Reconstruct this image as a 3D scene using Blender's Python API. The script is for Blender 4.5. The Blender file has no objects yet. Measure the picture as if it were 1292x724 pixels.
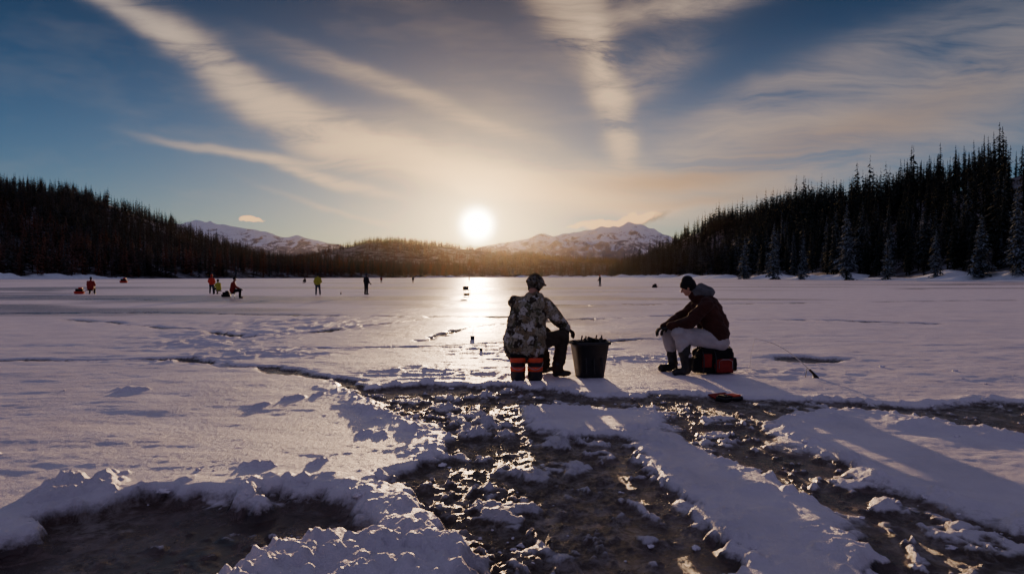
import bpy, math, random, time
import numpy as np
from mathutils import Vector, Matrix
T0=time.time()
random.seed(7); rng=np.random.default_rng(7)
scene=bpy.context.scene
F=861.0; H=1.4; HZ=349.0
def P(u,v):
    y=H*F/(v-HZ); return ((u-646)/F*y, y)
# ---------------------------------------------------------------- numpy noise
_perm=rng.permutation(65536).astype(np.int64)
_val=rng.random(65536)*2-1
def vnoise(x,y,seed=0):
    xi=np.floor(x).astype(np.int64); yi=np.floor(y).astype(np.int64)
    xf=x-xi; yf=y-yi
    u=xf*xf*xf*(xf*(xf*6-15)+10); w=yf*yf*yf*(yf*(yf*6-15)+10)
    def h(a,b): return _val[_perm[(_perm[(a+seed*131)&65535]+b)&65535]]
    return (h(xi,yi)*(1-u)+h(xi+1,yi)*u)*(1-w)+(h(xi,yi+1)*(1-u)+h(xi+1,yi+1)*u)*w
def fbm(x,y,o=4,seed=0,g=.5,l=2.03):
    s=0;a=1;n=0
    for i in range(o):
        s=s+a*vnoise(x,y,seed+i*7); n+=a; a*=g; x=x*l+3.1; y=y*l+1.7
    return s/n
def ridged(x,y,o=4,seed=0):
    s=0;a=1;n=0
    for i in range(o):
        s=s+a*(1-np.abs(vnoise(x,y,seed+i*5))*2); n+=a;a*=.5;x=x*2.1+5;y=y*2.1+2
    return s/n
def ss(a,b,x):
    t=np.clip((x-a)/(b-a),0,1); return t*t*(3-2*t)
# ---------------------------------------------------------------- helpers
def mesh_obj(name,verts,faces,mats=(),smooth=True,parent=None,attrs=None,midx=None):
    verts=np.asarray(verts,dtype=np.float32); me=bpy.data.meshes.new(name)
    if isinstance(faces,np.ndarray):
        k=faces.shape[1]; n=len(faces)
        me.vertices.add(len(verts)); me.vertices.foreach_set('co',verts.ravel())
        me.loops.add(n*k); me.loops.foreach_set('vertex_index',faces.ravel().astype(np.int32))
        me.polygons.add(n); me.polygons.foreach_set('loop_start',np.arange(0,n*k,k,dtype=np.int32))
        me.update(calc_edges=True)
    else:
        me.from_pydata([tuple(map(float,v)) for v in verts],[],faces); me.update()
    for m in mats: me.materials.append(m)
    if midx is not None: me.polygons.foreach_set('material_index',np.asarray(midx,dtype=np.int32))
    if smooth: me.polygons.foreach_set('use_smooth',np.ones(len(me.polygons),dtype=bool))
    if attrs:
        for k_,v_ in attrs.items():
            a=me.attributes.new(k_,'FLOAT','POINT'); a.data.foreach_set('value',np.asarray(v_,dtype=np.float32))
    me.validate()
    ob=bpy.data.objects.new(name,me); scene.collection.objects.link(ob)
    if parent: ob.parent=parent
    return ob
def empty(name,loc=(0,0,0),rz=0):
    e=bpy.data.objects.new(name,None); e.location=loc; e.rotation_euler=(0,0,rz); scene.collection.objects.link(e); e.empty_display_size=.1; return e
def gridfaces(nx,ny):
    i=np.arange(nx-1)[None,:]; j=np.arange(ny-1)[:,None]
    a=(j*nx+i).ravel(); return np.stack([a,a+1,a+nx+1,a+nx],1)
class NT:
    def __init__(s,nt): s.nt=nt; s.nt.nodes.clear()
    def n(s,t,**k):
        nd=s.nt.nodes.new(t)
        for a,b in k.items(): setattr(nd,a,b)
        return nd
    def set(s,sock,v):
        if isinstance(v,bpy.types.NodeSocket): s.nt.links.new(v,sock)
        else:
            if sock.type=='RGBA' and len(v)==3: v=(*v,1)
            sock.default_value=v
    def m(s,op,a,b=None,c=None,clamp=False):
        nd=s.n('ShaderNodeMath',operation=op,use_clamp=clamp)
        for i,x in enumerate((a,b,c)):
            if x is not None: s.set(nd.inputs[i],x)
        return nd.outputs[0]
    def vm(s,op,a,b=None,out=0):
        nd=s.n('ShaderNodeVectorMath',operation=op); s.set(nd.inputs[0],a)
        if b is not None:
            s.set(nd.inputs['Scale'] if op=='SCALE' else nd.inputs[1],b)
        return nd.outputs[out]
    def mapping(s,v,loc=(0,0,0),rot=(0,0,0),sc=(1,1,1),typ='POINT'):
        nd=s.n('ShaderNodeMapping',vector_type=typ); s.set(nd.inputs[0],v)
        nd.inputs[1].default_value=loc; nd.inputs[2].default_value=rot; nd.inputs[3].default_value=sc; return nd.outputs[0]
    def noise(s,v,scale=5,detail=4,rough=.5,dist=0,out=0):
        nd=s.n('ShaderNodeTexNoise'); s.set(nd.inputs['Vector'],v); nd.inputs['Scale'].default_value=scale
        nd.inputs['Detail'].default_value=detail; nd.inputs['Roughness'].default_value=rough; nd.inputs['Distortion'].default_value=dist
        return nd.outputs[out]
    def voro(s,v,scale=5,out=0,**k):
        nd=s.n('ShaderNodeTexVoronoi',**k); s.set(nd.inputs['Vector'],v); nd.inputs['Scale'].default_value=scale; return nd.outputs[out]
    def ramp(s,f,stops,interp='LINEAR'):
        nd=s.n('ShaderNodeValToRGB'); s.set(nd.inputs[0],f); cr=nd.color_ramp; cr.interpolation=interp
        while len(cr.elements)<len(stops): cr.elements.new(.5)
        for e,(p,c) in zip(cr.elements,stops):
            e.position=p
            if isinstance(c,(int,float)): c=(c,c,c)
            e.color=(*c[:3],1)
        return nd.outputs[0]
    def mrange(s,v,a,b,c,d):
        r=s.n('ShaderNodeMapRange'); s.set(r.inputs[0],v)
        for i,x in enumerate((a,b,c,d)): r.inputs[i+1].default_value=x
        return r.outputs[0]
    def mix(s,f,a,b,bt='MIX'):
        nd=s.n('ShaderNodeMix',data_type='RGBA',blend_type=bt); s.set(nd.inputs[0],f); s.set(nd.inputs[6],a); s.set(nd.inputs[7],b); return nd.outputs[2]
    def attr(s,name):
        return s.n('ShaderNodeAttribute',attribute_name=name).outputs['Fac']
    def bump(s,h,strength=.5,dist=.02,normal=None):
        nd=s.n('ShaderNodeBump'); s.set(nd.inputs['Height'],h); nd.inputs['Strength'].default_value=strength; nd.inputs['Distance'].default_value=dist
        if normal is not None: s.set(nd.inputs['Normal'],normal)
        return nd.outputs[0]
    def bsdf(s,col,rough=.5,normal=None,spec=.5,**k):
        nd=s.n('ShaderNodeBsdfPrincipled'); s.set(nd.inputs['Base Color'],col); s.set(nd.inputs['Roughness'],rough)
        s.set(nd.inputs['Specular IOR Level'],spec)
        if normal is not None: s.set(nd.inputs['Normal'],normal)
        for a,b in k.items(): s.set(nd.inputs[a],b)
        o=s.n('ShaderNodeOutputMaterial'); s.nt.links.new(nd.outputs[0],o.inputs[0]); return nd
def newmat(name):
    m=bpy.data.materials.new(name); m.use_nodes=True; return m,NT(m.node_tree)
def simple(name,col,rough=.7,var=.25,scale=20,bump=.3,bd=.005,spec=.3,**k):
    m,t=newmat(name); co=t.n('ShaderNodeTexCoord').outputs['Object']
    n=t.noise(co,scale,5,.6)
    c2=tuple(c*(1-var) for c in col); c3=tuple(min(1,c*(1+var)) for c in col)
    c=t.ramp(n,[(.3,c2),(.7,c3)])
    t.bsdf(c,rough,t.bump(t.noise(co,scale*3,4),bump,bd),spec,**k); return m

# ---------------------------------------------------------------- sun & sky
az=math.radians(-2.93); el=math.radians(4.31)
SD=Vector((math.sin(az)*math.cos(el),math.cos(az)*math.cos(el),math.sin(el)))
world=bpy.data.worlds.new("World"); scene.world=world; world.use_nodes=True
w=NT(world.node_tree)
D=w.vm('NORMALIZE',w.n('ShaderNodeTexCoord').outputs['Generated'])
sky=w.n('ShaderNodeTexSky',sky_type='NISHITA'); sky.sun_disc=False; sky.sun_elevation=el; sky.sun_rotation=az
sky.altitude=800; sky.air_density=1.0; sky.dust_density=.6; sky.ozone_density=2.5
sep=w.n('ShaderNodeSeparateXYZ'); w.set(sep.inputs[0],D); dx,dy,dz=sep.outputs
yc=w.m('MAXIMUM',dy,.08)
cmb=w.n('ShaderNodeCombineXYZ'); w.set(cmb.inputs[0],w.m('DIVIDE',dx,yc)); w.set(cmb.inputs[1],w.m('DIVIDE',dz,yc))
p=cmb.outputs[0]
wn=w.vm('SUBTRACT',w.noise(p,3.2,4,.55,out=1),(.5,.5,.5))
pw=w.vm('ADD',p,w.vm('MULTIPLY',wn,(.10,.07,0)))
theta=w.vm('LENGTH',w.vm('SUBTRACT',D,tuple(SD)),out=1)
def blob(u,v,ang,L,W,amp,src=pw):
    q=w.mapping(src,((u-646)/F,(HZ-v)/F,0),(0,0,math.radians(ang)),(L/F,W/F,1),'TEXTURE')
    q=w.vm('MULTIPLY',q,(1,1,0))
    e=w.m('EXPONENT',w.m('MULTIPLY',w.vm('DOT_PRODUCT',q,q,out=1),-1.))
    return w.m('MULTIPLY',e,amp)
def group(bl,src=pw):
    s=None
    for b in bl:
        x=blob(*b,src=src); s=x if s is None else w.m('ADD',s,x)
    return s
gA=group([(150,10,-28,130,12,.9),(215,48,-30,60,12,.6),(290,95,-38,85,17,1.2),(390,158,-28,90,19,1.7),(500,196,-17,110,18,2.0),(630,226,-13,120,16,2.3),(740,247,-8,100,11,2.0),(600,205,-12,140,30,.22)])
gB=group([(715,10,-60,80,30,.7),(760,85,-78,75,17,1.0),(780,165,-82,90,15,.7),(870,5,14,120,20,.5),(830,90,30,60,26,.22)])
gC=group([(320,192,-8,90,5,1.0),(420,222,-18,65,6,1.1),(430,262,-18,80,4,.3),(530,130,-18,170,10,.25),(470,100,-20,120,8,.18)])
gD=group([(810,225,4,110,19,1.0),(930,205,12,170,33,.85),(1120,150,20,220,48,.7),(1290,90,22,240,75,.6),(1010,110,25,200,26,.32),(880,250,6,140,8,.8)])
nA=w.noise(w.mapping(pw,rot=(0,0,math.radians(24)),sc=(2.2,18,1)),1.7,6,.62,.5)
nB=w.noise(w.mapping(pw,rot=(0,0,math.radians(-50)),sc=(2.5,11,1)),1.9,6,.64,.6)
nD=w.noise(w.mapping(pw,rot=(0,0,math.radians(-18)),sc=(2,15,1)),1.6,6,.62,.5)
def fib(g,n,lo=.34,hi=.66,mn=.08): return w.m('MULTIPLY',g,w.mrange(n,lo,hi,mn,1.4))
dens=w.m('ADD',w.m('ADD',fib(gA,nA,mn=.22),fib(gB,nB)),w.m('ADD',fib(gC,nA,mn=.3),fib(gD,nD,mn=.2)))
veil_fill=w.noise(w.mapping(D,sc=(2,5,9)),1.3,4,.6)
veil_fill=w.m('MULTIPLY',w.m('MAXIMUM',w.m('SUBTRACT',veil_fill,.54),0),.4)
# added fill light: unseen sky overhead and behind the viewer brightened as pale cloud
fill_mask=w.m('MAXIMUM',w.mrange(dz,.50,.80,0,1),w.mrange(dy,.25,-.25,0,1))
veil_fill=w.m('ADD',veil_fill,w.m('MULTIPLY',fill_mask,1.6))
dens=w.m('ADD',dens,veil_fill)
upm=w.m('MULTIPLY',dz,30,clamp=True)
alpha=w.m('SUBTRACT',1,w.m('EXPONENT',w.m('MULTIPLY',dens,-1.2)))
alpha=w.m('MULTIPLY',alpha,upm)
prox=w.m('EXPONENT',w.m('MULTIPLY',theta,-3.7))
ccol=w.mix(prox,(.25,.28,.34),(2.5,1.48,.60))
ccol=w.mix(w.m('MULTIPLY',gD,.6,clamp=True),ccol,w.mix(prox,(.12,.12,.145),(1.5,.82,.36)))
ccol=w.mix(fill_mask,ccol,(.170,.158,.255))
cn=w.vm('ADD',p,w.vm('MULTIPLY',w.vm('SUBTRACT',w.noise(p,28,4,.6,out=1),(.5,.5,.5)),(.035,.025,0)))
gE=group([(790,279,14,40,5.5,2.2),(765,283,5,22,5,1.6),(316,277,-4,15,3.5,2.3),(727,286,5,14,3,1.2)],cn)
aE=w.m('MULTIPLY',w.m('SUBTRACT',gE,.45),2.5,clamp=True)
gE2=group([(822,274,18,26,6,1.8)],cn); aE2=w.m('MULTIPLY',w.m('SUBTRACT',gE2,.4),1.0,clamp=True)
# sky colour: deeper overhead
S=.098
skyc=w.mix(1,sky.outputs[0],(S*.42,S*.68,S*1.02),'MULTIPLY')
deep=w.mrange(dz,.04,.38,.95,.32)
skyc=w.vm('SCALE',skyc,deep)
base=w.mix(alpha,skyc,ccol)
base=w.mix(w.m('MULTIPLY',aE2,.6),base,(.18,.13,.11))
base=w.mix(aE,base,(1.5,.82,.34))
def ex(k,a,col,pw_=1):
    t=w.m('MULTIPLY',theta,1/k)
    if pw_==2: t=w.m('MULTIPLY',t,t)
    return w.vm('SCALE',col,w.m('MULTIPLY',w.m('EXPONENT',w.m('MULTIPLY',t,-1)),a))
glow=w.vm('ADD',ex(.015,80,(1,.88,.62),2),w.vm('ADD',ex(.036,4.6,(1,.68,.22)),ex(.105,.85,(1,.50,.09))))
# low warm band hugging the horizon on the sunward side
band=w.m('MULTIPLY',w.m('EXPONENT',w.m('MULTIPLY',w.m('ABSOLUTE',dz),-11)),w.m('EXPONENT',w.m('MULTIPLY',theta,-2.6)))
glow=w.vm('ADD',glow,w.vm('SCALE',(.34,.15,.02),band))
fin=w.vm('ADD',base,glow)
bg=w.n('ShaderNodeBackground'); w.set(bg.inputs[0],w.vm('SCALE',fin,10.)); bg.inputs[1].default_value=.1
wo=w.n('ShaderNodeOutputWorld'); w.nt.links.new(bg.outputs[0],wo.inputs[0])
try: world.cycles.sampling_method='MANUAL'; world.cycles.sample_map_resolution=512
except Exception as e_: print(e_)
sun=bpy.data.lights.new('sun','SUN'); sun.energy=5; sun.angle=math.radians(.6); sun.color=(1,.63,.34)
so=bpy.data.objects.new('sun',sun); scene.collection.objects.link(so); so.rotation_euler=SD.to_track_quat('Z','Y').to_euler(); so.location=(-20,300,60)
# thin sunlit valley haze: a real scattering volume over the far lake and hills
m_haze=bpy.data.materials.new('haze'); m_haze.use_nodes=True; t=NT(m_haze.node_tree)
vs=t.n('ShaderNodeVolumeScatter'); vs.inputs['Density'].default_value=9e-6; vs.inputs['Anisotropy'].default_value=.88; vs.inputs['Color'].default_value=(1,.85,.62,1)
o_=t.n('ShaderNodeOutputMaterial'); t.nt.links.new(vs.outputs[0],o_.inputs['Volume'])
hx0,hx1,hy0,hy1,hz0,hz1=-3000,3000,420,4300,-8,420
mesh_obj('haze',[(hx0,hy0,hz0),(hx1,hy0,hz0),(hx1,hy1,hz0),(hx0,hy1,hz0),(hx0,hy0,hz1),(hx1,hy0,hz1),(hx1,hy1,hz1),(hx0,hy1,hz1)],[(0,3,2,1),(4,5,6,7),(0,1,5,4),(1,2,6,5),(2,3,7,6),(3,0,4,7)],[m_haze],smooth=False)
# ---------------------------------------------------------------- camera
cam=bpy.data.cameras.new('camera'); co=bpy.data.objects.new('camera',cam); scene.collection.objects.link(co)
cam.sensor_width=36; cam.lens=36*F/1292; cam.clip_end=20000; cam.clip_start=.05
co.location=(0,0,H); co.rotation_euler=(math.radians(90)-math.atan(13/F),0,0); scene.camera=co

# ---------------------------------------------------------------- ground sheet
def axis(start,d0,g1,mid,g2,end):
    r=[start]; d=d0
    while r[-1]<end:
        r.append(r[-1]+d); d*= (1+(g1 if r[-1]<mid else g2))
    return r
xp=axis(2.4,.0120,.0055,12,.035,7000)
xs=np.array([-a for a in xp[::-1]]+list(np.arange(-2.4+.0120,2.4-.005,.0120))+xp)
ys=np.array([-4000,-1500,-500,-200,-80,-30,-12,-5,-2,-.5,.5,1.2,1.6,1.9,2.1]+axis(2.25,.0115,.0042,14,.03,9000))
X,Y=np.meshgrid(xs,ys); nx,ny=len(xs),len(ys); X=X.ravel();Y=Y.ravel()
print('GRID',nx,ny,nx*ny)
near=(Y<60)&(Y>.5)&(np.abs(X)<60)
def sdpoly(px,py,poly):
    d=np.full(px.shape,1e9); ins=np.zeros(px.shape,bool); n=len(poly)
    for i in range(n):
        ax,ay=poly[i]; bx,by=poly[(i+1)%n]; ex_,ey=bx-ax,by-ay
        t=np.clip(((px-ax)*ex_+(py-ay)*ey)/(ex_*ex_+ey*ey+1e-12),0,1)
        d=np.minimum(d,np.hypot(px-ax-t*ex_,py-ay-t*ey))
        if abs(ey)>1e-9:
            c=((ay>py)!=(by>py))&(px<(bx-ax)*(py-ay)/ey+ax); ins^=c
    return np.where(ins,d,-d)
def sdline(px,py,pts):
    d=np.full(px.shape,1e9)
    for (ax,ay),(bx,by) in zip(pts[:-1],pts[1:]):
        ex_,ey=bx-ax,by-ay
        t=np.clip(((px-ax)*ex_+(py-ay)*ey)/(ex_*ex_+ey*ey+1e-12),0,1)
        d=np.minimum(d,np.hypot(px-ax-t*ex_,py-ay-t*ey))
    return d
def W(l): return [P(u,v) for u,v in l]
P1=W([(-120,720),(0,678),(80,652),(150,634),(230,618),(300,632),(350,620),(420,618),(462,642),(495,672),(440,690),(380,692),(320,712),(270,745),(200,860),(-400,900)])
P2=W([(430,487),(520,487),(650,486),(700,496),(760,500),(850,497),(950,503),(1060,505),(1150,511),(1300,506),(1450,510),(1450,560),(1300,548),(1200,536),(1100,519),(1000,520),(962,533),(1000,560),(1100,602),(1180,627),(1290,655),(1420,700),(1500,900),(1230,900),(1150,760),(1080,670),(1000,615),(900,560),(840,542),(805,550),(830,590),(900,650),(935,700),(960,900),(430,900),(560,730),(610,700),(540,655),(500,622),(500,600),(545,578),(560,552),(525,530),(480,510)])
ISL=W([(668,514),(740,512),(832,512),(850,540),(800,550),(720,548),(672,540)])
BL=[(100,618,.13,.10),(72,632,.11,.07),(128,622,.10,.06),(328,592,.045,.05),(390,584,.05,.055),(385,503,.09,.07),(405,500,.06,.05),(340,512,.07,.03),(165,490,.12,.05),(607,582,.08,.05),
    (340,700,.12,.08),(375,712,.13,.08),(425,705,.12,.07),(470,690,.13,.075),(500,672,.11,.07),(540,690,.12,.075),(575,700,.12,.06),(320,735,.14,.08),(560,735,.14,.07),(640,735,.1,.03),(520,712,.12,.05),(450,725,.14,.07),(400,740,.14,.07),(500,740,.14,.06),
    (560,640,.10,.03),(590,620,.09,.03),(545,620,.09,.03),(330,662,.045,.045),(345,668,.03,.03),(240,650,.035,.02),(180,672,.04,.025),(1075,605,.12,.035),(1060,580,.1,.03),(1120,640,.12,.03),(1180,650,.1,.03),(1240,670,.12,.04),(950,535,.12,.04),(900,528,.12,.04),(1090,700,.12,.03),(1270,690,.12,.035),
    (490,520,.12,.04),(530,540,.1,.035),(600,530,.09,.03),(640,545,.08,.03),(700,505,.1,.04),(850,520,.13,.04),(910,545,.12,.04),(770,600,.05,.02),(800,612,.05,.02),(650,570,.06,.03),(520,505,.15,.05),(570,500,.12,.05),(620,498,.14,.04),(480,545,.07,.04)]
def ground(xn,yn):
    wx=xn+.12*vnoise(xn*1.7,yn*1.7,3)+.09*vnoise(xn*4.5,yn*4.5,4)+.045*vnoise(xn*12,yn*12,5)+.02*vnoise(xn*27,yn*27,6)
    wy=yn+.14*vnoise(xn*1.7,yn*1.7,13)+.09*vnoise(xn*4.5,yn*4.5,14)+.045*vnoise(xn*12,yn*12,15)+.02*vnoise(xn*27,yn*27,16)
    dl=sdpoly(wx,wy,P1); d=np.maximum(dl,sdpoly(wx,wy,P2)); d=np.minimum(d,-sdpoly(wx,wy,ISL))
    soft=ss(-.3,.4,fbm(xn*.8,yn*.8,2,77))
    ice=ss(-.06,.05+.22*soft,d)
    cr=[]
    for pts,r in [([(-200,458),(0,455),(100,456),(240,452),(330,464),(400,477),(450,488)],.19),
                  ([(-300,396),(0,395),(200,394),(400,398),(640,400)],.26),
                  ([(390,438),(520,436),(640,430),(700,420)],.13),([(300,425),(400,418),(520,404)],.16),([(720,432),(800,428),(860,425)],.13),
                  ([(930,403),(1060,404),(1190,409)],.24),([(0,376),(200,378),(330,380)],.3),([(700,385),(1000,382),(1292,378)],.3),([(90,402),(230,415),(300,425)],.16),([(530,428),(600,412),(720,403),(860,398)],.18)]:
        cr.append(r*(.85+.8*vnoise(xn*.9,yn*.9,31))-sdline(wx+.1*vnoise(xn*.7,yn*.7,33),wy+.25*vnoise(xn*.6,yn*.6,34),W(pts)))
    crack=np.max(cr,axis=0); icec=ss(-.08,.10,crack)
    hx,hy=P(1022,453); eh=np.hypot((wx-hx)/.80,(wy-hy)/.5)+.25*fbm(xn*2,yn*2,3,35); hole=1-ss(.75,1.1,eh)
    tr=np.zeros_like(xn)
    for u,v,a,b in [(260,432,1.1,1.2),(330,445,1.2,.9),(400,412,1.6,1.8),(230,455,.8,.5),(560,470,1.4,.8),(800,452,1.2,.7),(650,440,1.5,1.3),(1000,470,.9,.6),(300,420,2,2),(360,405,3,3)]:
        cx,cy=P(u,v); tr=np.maximum(tr,np.exp(-((wx-cx)/a)**2-((wy-cy)/b)**2)*(1 if u<450 else .6))
    cx=np.interp(yn,[2.2,3.2,5,7,9],[-.05,-.10,-.15,.05,0.1]); wd=np.interp(yn,[2.2,3.2,5,7,9],[.6,.7,.95,1.5,2.5])
    sl=np.exp(-((wx-cx)/wd)**2)*1.15
    sl=np.maximum(sl,ss(6.0,7.3,yn)*.85)
    sl=np.maximum(sl,.5*ss(.0,.4,fbm(xn*1.1,yn*1.9,3,44)))
    sl=np.clip(sl+.45*fbm(xn*1.3,yn*1.3,3,41)+.05,0,1)*ice
    dune=.020*fbm(xn*.55,yn*.9,3,51)+.009*fbm(xn*1.9,yn*3.6,3,52)
    dl_=ss(-.6,.2,dl)
    depth=np.interp(yn,[2,3,5,7,9,14],[.055,.055,.05,.045,.045,.05])*(1-dl_)+.095*dl_
    lip=.020*np.exp(-((d+.18)/.13)**2)+.012*np.exp(-((d+.10)/.05)**2)*np.clip(fbm(xn*6,yn*6,2,55)+.3,0,1)
    fine=.0040*fbm(xn*8,yn*11,3,53)+.0014*vnoise(xn*34,yn*34,57)
    crumb=np.exp(-((d+.05)/.16)**2)*np.maximum(fbm(xn*9,yn*9,4,59,.6)-.05,0)*.07
    pits=.02*np.minimum(0,fbm(xn*1.3,yn*1.3,2,58)+.45)
    snow=dune+lip+fine+pits+crumb+tr*(.085*np.maximum(ridged(xn*2.6,yn*2.6,4,54)-.25,-.3))
    mod=np.clip(.5+1.1*fbm(xn*.9,yn*.9,2,67),.15,1.2)
    wx2=xn+.04*vnoise(xn*8,yn*8,91); wy2=yn+.04*vnoise(xn*8,yn*8,92)
    lump=(np.maximum(fbm(wx2*3.2,wy2*3.2,5,61,.6)-.08,0)*.085+np.maximum(fbm(wx2*10,wy2*10,4,62,.62)-.0,0)*.046)*mod+np.maximum(vnoise(wx2*26,wy2*26,63),0)*.010+np.abs(vnoise(xn*42,yn*42,64))*.006
    icez=-depth+.006*fbm(xn*3,yn*3,3,64)+sl*lump*np.interp(yn,[2,5,8],[1,.95,.8])
    z=snow*(1-ice)+icez*ice
    il=np.maximum(fbm(wx2*2.6,wy2*2.6,5,66,.58)-.20,0)*ice*.13*(1-.6*dl_)+np.maximum(fbm(wx2*7,wy2*7,4,68,.6)-.30,0)*ice*.10*(1-.6*dl_); z=z+il
    sno=ss(.005,.026,il)*.9+ss(.016,.045,sl*lump)*.75
    z=z-.055*icec*(1-ice)-.06*hole*(1-.15*fbm(xn*3,yn*3,2,5))
    bs=np.zeros_like(xn)
    for u,v,r,h in BL:
        bx,by=P(u,v); rr=np.hypot((wx-bx),(wy-by)*.85)/r*(1+.45*vnoise(xn*12+u,yn*12,71)+.2*vnoise(xn*30,yn*30,73))
        g=np.clip(1-(rr/1.3)**2,0,1); bs=np.maximum(bs,g*h*(.8+.7*fbm(xn*14,yn*14,4,72,.6)))
    z=z+bs; sno=np.clip(sno+ss(.008,.03,bs),0,1)
    icea=np.clip(np.maximum(ice,np.maximum(icec*.85,hole*.8)),0,1)*(1-sno*.9)
    return z,icea,sl*(1-sno*.6),ice
Z=np.zeros(X.shape); ICE=np.zeros(X.shape); SL=np.zeros(X.shape)
z,i,s,_=ground(X[near],Y[near]); Z[near]=z; ICE[near]=i; SL[near]=s
far=~near
fade=np.interp(Y[far],[0,60,200,9000],[1,1,.9,0])
Z[far]=(.020*fbm(X[far]*.55,Y[far]*.9,3,51))*fade*(np.abs(X[far])<400)
stk=ss(.02,.35,fbm(X*.035+.3*vnoise(X*.1,Y*.1,81),Y*.11,4,82))*ss(14,30,Y)*.5
stk=np.maximum(stk,.44*np.exp(-((X+.3-(.0)*Y)/(4+.12*Y))**2)*ss(10,16,Y)*ss(-.5,.3,fbm(X*.2,Y*.25,3,83)))
stk=stk*(1-ss(600,900,Y))
ICE=np.clip(np.maximum(ICE,stk),0,1)

m_ground,t=newmat('snow_and_ice')
pos=t.n('ShaderNodeNewGeometry').outputs['Position']
ice=t.attr('ice'); slush=t.attr('slush')
n1=t.noise(pos,1.3,6,.6); n2=t.noise(pos,22,6,.65); n3=t.noise(pos,140,4,.6); n4=t.noise(pos,5,7,.7,.8)
edge=t.m('ADD',ice,t.m('MULTIPLY',t.m('SUBTRACT',n2,.5),1.0))
icef=t.mrange(edge,.2,.7,0,1)
snowc=t.ramp(n1,[(.3,(.69,.64,.74)),(.7,(.87,.81,.90))])
icec=t.ramp(n4,[(.36,(.022,.010,.011)),(.54,(.058,.027,.026)),(.70,(.18,.12,.12))])
frost=t.ramp(t.noise(pos,7,9,.78,.4),[(.47,0.),(.62,1.)])
slc=t.mix(t.m('MULTIPLY',frost,.85),(.11,.066,.048),(.60,.51,.50))
icec=t.mix(slush,icec,slc)
col=t.mix(icef,snowc,icec)
ri=t.ramp(n4,[(.3,.12),(.7,.36)])
rough=t.mix(icef,(.46,.46,.46),t.mix(slush,ri,(.37,.37,.37)))
hs=t.m('ADD',t.m('MULTIPLY',n2,.8),t.m('MULTIPLY',n3,.42))
hgt=t.m('ADD',hs,t.m('MULTIPLY',t.m('MULTIPLY',slush,t.noise(pos,60,6,.75)),2.4))
bst=t.m('ADD',t.mrange(icef,0,1,.95,.30),t.m('MULTIPLY',slush,.7))
bm=t.n('ShaderNodeBump'); t.set(bm.inputs['Height'],hgt); t.set(bm.inputs['Strength'],t.m('MINIMUM',bst,1)); bm.inputs['Distance'].default_value=.026
t.bsdf(col,rough,bm.outputs[0],t.mrange(slush,0,1,.5,1.))
g=mesh_obj('snowy_lake_ground',np.stack([X,Y,Z],1),gridfaces(nx,ny),[m_ground],attrs={'ice':ICE,'slush':SL})
def gz(x,y):
    return float(ground(np.array([x],float),np.array([y],float))[0][0])
print('ground',time.time()-T0)

# ---------------------------------------------------------------- snow chunks (one object)
import bmesh
def ico(sub=2):
    b=bmesh.new(); bmesh.ops.create_icosphere(b,subdivisions=sub,radius=1)
    v=np.array([x.co[:] for x in b.verts]); f=np.array([[q.index for q in x.verts] for x in b.faces]); b.free(); return v,f
iv,ifc=ico(3)
VV=[];FF=[];off=0; NC=12000
cx=rng.uniform(-6,8,NC); cy=rng.uniform(2.4,12,NC)
cz,ci,cs,cice=ground(cx,cy); clus=fbm(cx*1.2,cy*1.2,3,88)
keep=((cice>.15)&(rng.random(NC)<np.clip(.03+.45*(clus-.05),0.012,.25)*(.35+cs)))|((cice>.02)&(cice<.5)&(rng.random(NC)<.30))|(rng.random(NC)<.006)
for x,y,z0,sl_ in zip(cx[keep],cy[keep],cz[keep],cs[keep]):
    r=.006+.018*rng.random()**4
    if rng.random()<.04: r=rng.uniform(.022,.036)
    sc=np.array([rng.uniform(.8,1.6),rng.uniform(.8,1.4),rng.uniform(.4,.7)])*r
    o=rng.random(3)*50
    d=1+.5*vnoise(iv[:,0]*1.6+o[0],iv[:,1]*1.6+iv[:,2]*2+o[1],2)+.3*vnoise(iv[:,0]*4+o[0],iv[:,1]*4+iv[:,2]*4+o[1],3)+.14*vnoise(iv[:,0]*9+o[0],iv[:,1]*9+iv[:,2]*7+o[1],4)
    a=rng.random()*6.28; v=iv*d[:,None]*sc; c,s=math.cos(a),math.sin(a)
    v=np.stack([v[:,0]*c-v[:,1]*s+x,v[:,0]*s+v[:,1]*c+y,v[:,2]+z0+sc[2]*.25],1)
    VV.append(v);FF.append(ifc+off);off+=len(v)
m_chunk,t=newmat('snow_chunk'); pos=t.n('ShaderNodeNewGeometry').outputs['Position']
t.bsdf(t.ramp(t.noise(pos,8,3),[(.3,(.69,.64,.73)),(.7,(.86,.80,.88))]),.45,t.bump(t.noise(pos,90,4),.8,.01),.5)
mesh_obj('snow_chunks',np.concatenate(VV),np.concatenate(FF),[m_chunk])
print('chunks',len(VV),time.time()-T0)

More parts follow.
